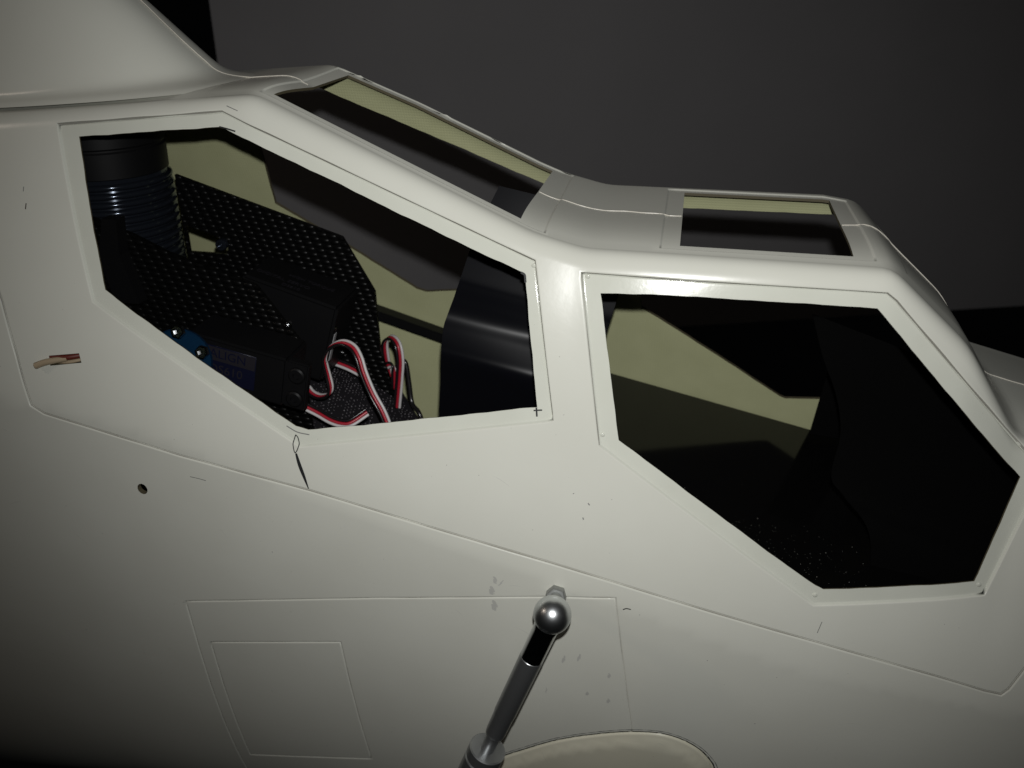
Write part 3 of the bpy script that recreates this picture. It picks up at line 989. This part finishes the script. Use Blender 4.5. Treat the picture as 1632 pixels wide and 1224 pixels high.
# ------------------------------------------------------------------ servo leads: black, red and white wires side by side
def lead(pts, side, label, order=("black_wire", "red_wire", "white_wire"), r=.00063):
    path = spline([tuple(np.array(p) / 1000) for p in pts], 8)
    if isinstance(side, list):
        s = np.array(side, float); tt = np.linspace(0, 1, len(s)); ti = np.linspace(0, 1, len(path))
        side = np.stack([np.interp(ti, tt, s[:, k]) for k in range(3)], -1)
    T, S, N = frames(path, side)
    e = empty("servo_lead", path[0], label, "wire", "servo leads behind the rear window")
    mt = {"black_wire": M_blk, "red_wire": M_red, "white_wire": M_wht}
    for i, nm in enumerate(order):
        tube(nm, path + S * ((i - 1) * 2 * r * .97), r, mt[nm], e, S, 10)
    return e
lead([(-154.7, -10.0, -173.1), (-151.7, -12.0, -174.6), (-147.4, -14.0, -174.7), (-142.6, -16.0, -172.3), (-141.2, -16.0, -168.9), (-142.2, -15.0, -163.8), (-142.8, -15.0, -160.0), (-142.6, -16.0, -154.9), (-139.2, -17.0, -149.5), (-133.7, -18.0, -146.4), (-128.2, -20.0, -146.9), (-124.9, -22.0, -150.6), (-122.5, -24.0, -156.7), (-118.8, -26.0, -164.4), (-114.3, -28.0, -171.4), (-110.9, -30.0, -178.5)],
     [(.2, .9, .3), (.2, .9, .3), (.3, .95, .1), (.2, 1, .2), (.2, 1, .35), (.6, .8, .5), (.95, .35, .3), (1, .2, .3), (1, .2, .3)], "black, red and white servo lead making a tall loop over the strap")
lead([(-135.9, 24.0, -190.3), (-134.0, 22.0, -182.5), (-130.8, 20.0, -176.1), (-125.9, 18.0, -172.1), (-123.9, 17.0, -174.4), (-124.5, 18.0, -184.9)], [(1, .2, 0), (.9, .2, -.3), (.5, .2, -.8), (.1, .5, -.8), (.8, .6, 0)], "short red and white servo lead arching low beside the yellow wall", ("black_wire", "red_wire", "white_wire"))
lead([(-128.7, 26.0, -192.3), (-129.0, 24.0, -178.2), (-129.2, 22.0, -171.3), (-128.5, 20.0, -162.5), (-124.3, 16.0, -157.5), (-119.9, 12.0, -158.5), (-118.2, 10.0, -165.0), (-118.7, 9.0, -173.9), (-120.5, 8.0, -188.7)], [(1, .1, .1), (1, .1, .1), (.8, .6, .2), (.5, .8, .3), (.9, .4, .3), (1, .2, .1), (1, .2, .1)], "narrow upright loop of striped servo lead against the yellow wall")
lead([(-172.1, 10.0, -160.5), (-162.7, 8.0, -164.0), (-153.1, 6.0, -165.7), (-141.7, 4.0, -167.8), (-134.0, 3.0, -170.6)], (.05, -.35, -1), "straight red and white servo lead running out from between the plates", ("black_wire", "red_wire", "white_wire"))
lead([(-152.1, -31.0, -168.2), (-142.0, -31.0, -172.7), (-135.7, -32.0, -175.3), (-130.7, -32.0, -176.5), (-126.9, -31.0, -176.1), (-121.3, -27.0, -172.8)], (.02, -.45, -1), "lowest striped servo lead curving just above the rear window sill", ("black_wire", "red_wire", "white_wire"))
cb = tube("black_cable", spline([tuple(np.array(p) / 1000) for p in [(-122.8, 18.0, -172.7), (-118.8, 16.0, -168.7), (-117.1, 15.0, -171.2), (-115.7, 13.0, -178.4), (-113.8, 10.0, -187.0), (-109.4, 6.0, -189.6), (-105.9, 4.0, -199.2)]], 6), .0011, M_blk, None)
tag(cb, "thin plain black cable hanging beside the striped loop at the yellow wall", "cable")

# ------------------------------------------------------------------ bent black cards in the cockpits
def card(nm, edge, run, label, mat, n_run=14, th=.0004, wob=.0006):
    E_ = spline([tuple(np.array(p) / 1000) for p in edge], 8)
    R_ = np.array(run) / 1000
    e2 = []
    V = []
    for j in range(n_run + 1):
        s = j / n_run
        V += [p + R_ * s + np.array([0, wob * math.sin(3.1 * s + i * .12), 0]) for i, p in enumerate(E_)]
    n = len(E_)
    F = [(j * n + i, j * n + i + 1, (j + 1) * n + i + 1, (j + 1) * n + i) for j in range(n_run) for i in range(n - 1)]
    bm = bmesh.new(); bm.from_mesh(pydata(nm, V, F))
    bmesh.ops.solidify(bm, geom=bm.faces[:], thickness=th)
    o = from_bm(nm, bm, mat, None, 50)
    tag(o, label, "card", "black cards in the cockpits")
    return o
card("bent_black_card", [(-95.7, -10.0, -189.4), (-94.5, -12.5, -175.6), (-92.6, -15.0, -159.5), (-91.6, -16.5, -149.6), (-91.4, -15.5, -145.0), (-90.7, -13.5, -137.5), (-89.3, -12.0, -132.6), (-88.1, -8.0, -128.0), (-87.1, -3.5, -123.4), (-86.0, 0.0, -119.2), (-81.8, 9.0, -104.5), (-74.1, 18.0, -87.2)],
     (62, 0, -12.0), "satin black bent card at the front of the rear cockpit", M_blacksat)
card("bent_black_card", [(55.3, 20.0, -134.0), (60.9, 12.0, -149.5), (67.0, 4.0, -162.1), (69.2, -6.0, -173.7), (65.7, -20.0, -185.2), (70.9, -24.0, -191.5), (81.3, -30.0, -203.6), (85.2, -34.0, -231.3)],
     (84, 4, -30), "matt black bent card at the nose end of the front cockpit", M_paper)

# black polished tray floor in the front cockpit, with dust on it
def fl_z(x): return -.1935 - .205 * (x + .03)
fx0, fx1 = -.058, .135
e = empty("cockpit_tray", (0, 0, -.22), "polished black tray with dust specks on the floor of the front cockpit", "tray")
bm = bmesh.new()
vv = []
for zt in (0, -.002):
    for x, y in ((fx0, -.0745), (fx1, -.069), (fx1, .069), (fx0, .0745)):
        vv.append(bm.verts.new((x, y, fl_z(x) + zt)))
for f in ((0, 1, 2, 3), (4, 5, 6, 7), (0, 1, 5, 4), (1, 2, 6, 5), (2, 3, 7, 6), (3, 0, 4, 7)):
    bm.faces.new([vv[i] for i in f])
tray = from_bm("tray_floor", bm, M_floor, e)
bm = bmesh.new()
for k in range(260):
    if k < 330:
        t = rng.random(); x = -.004 + .075 * t + rng.normal() * .010; y = -.030 - .012 * t + rng.normal() * .010
    else:
        x = rng.uniform(-.03, .1); y = rng.uniform(-.065, .04)
    if abs(y) > .068: continue
    r = .00005 + .00009 * rng.random() ** 3
    bmesh.ops.create_icosphere(bm, subdivisions=1, radius=r, matrix=Matrix.Translation((x, y, fl_z(x) + r * .8)))
tag(from_bm("dust", bm, M_dust, e), kind="stuff")
fp = bevel_box("upright_flap", (.022, .0008, .046), Matrix.Translation((.0826, .062, -.190)) @ Matrix.Rotation(math.radians(6), 4, 'Y'), M_paper, e, .0002, 1)
# dark stick along the far wall of the rear cockpit
st = bevel_box("wooden_stick", (.110, .008, .0050), Matrix.Translation((-.106, .0705, -.1815)) @ Matrix.Rotation(math.radians(16.5), 4, 'Y'), M_black, None, .0005)
tag(st, "thin black stick fixed along the far yellow inner wall", "stick")

# ------------------------------------------------------------------ ball-ended metal rod in front of the body
rod = empty("ball_ended_rod", (-.06, -.105, -.30), "shiny metal rod with a ball end bolted to the lower body", "rod")
bc = Vector((-.0317, -.1010, -.2025))
P0 = Vector((-.0332, -.0805, -.2108))
axn = (bc - P0).normalized()
lathe("hex_nut", [(-.001, .0038), (.0035, .0038), (.0041, .0033)], P0, axn, M_nut, rod, 6, 20)
lathe("stud", [(0, .0022), (.014, .0022)], P0, axn, M_nut, rod, 20)
R = .0065
lathe("ball", [(-R * math.cos(a), max(R * math.sin(a), 1e-6)) for a in np.linspace(0.02, math.pi - .02, 40)], bc, (0, 0, 1), M_zinc, rod, 56, 60)
dv = (Vector((-.0580, -.1030, -.2790)) - bc).normalized()
lathe("socket_shank", [(.0040, .0046), (.0046, .0047), (.0070, .0043), (.0205, .0042)], bc, dv, M_chrome, rod, 40, 40)
lathe("shaft", [(.0205, .0041), (.0207, .0043), (.050, .0041), (.0510, .0039), (.0600, .0038), (.0615, .0036), (.0625, .0027), (.0760, .0026)], bc, dv, M_zinc2, rod, 40, 35)
lathe("collar", [(.0700, .0064), (.0703, .0070), (.0745, .0070), (.0748, .0064), (.0756, .0064), (.0759, .0070), (.1000, .0070)], bc, dv, M_zinc2, rod, 48, 25)

# ------------------------------------------------------------------ cut wire end poking out of the slot
wr = empty("cut_wire_end", (-.215, -.078, -.135), "short cut red and tan wire end in a slot left of the rear window", "wire")
tube("red_wire", spline([(-0.2130, -0.0694, -0.1358), (-0.2185, -0.0729, -0.1359), (-0.2245, -0.0734, -0.1363), (-0.2273, -0.0732, -0.1368)], 6), .0011, M_rust, wr)
tube("tan_strand", spline([(-0.2130, -0.0699, -0.1373), (-0.2185, -0.0729, -0.1378), (-0.2245, -0.0729, -0.1381)], 6), .0007, M_tan, wr)
tp = spline([(-0.2185, -0.0729, -0.1363), (-0.2235, -0.0749, -0.1369), (-0.2265, -0.0759, -0.1375), (-0.2293, -0.0769, -0.1385)], 6)
tw = tube("tan_wire", tp, .0012, M_tan, wr)
tube("wire_core", np.array([tp[-1], tp[-1] + (tp[-1] - tp[-2]) * .25]), .0008, M_copper, tw)
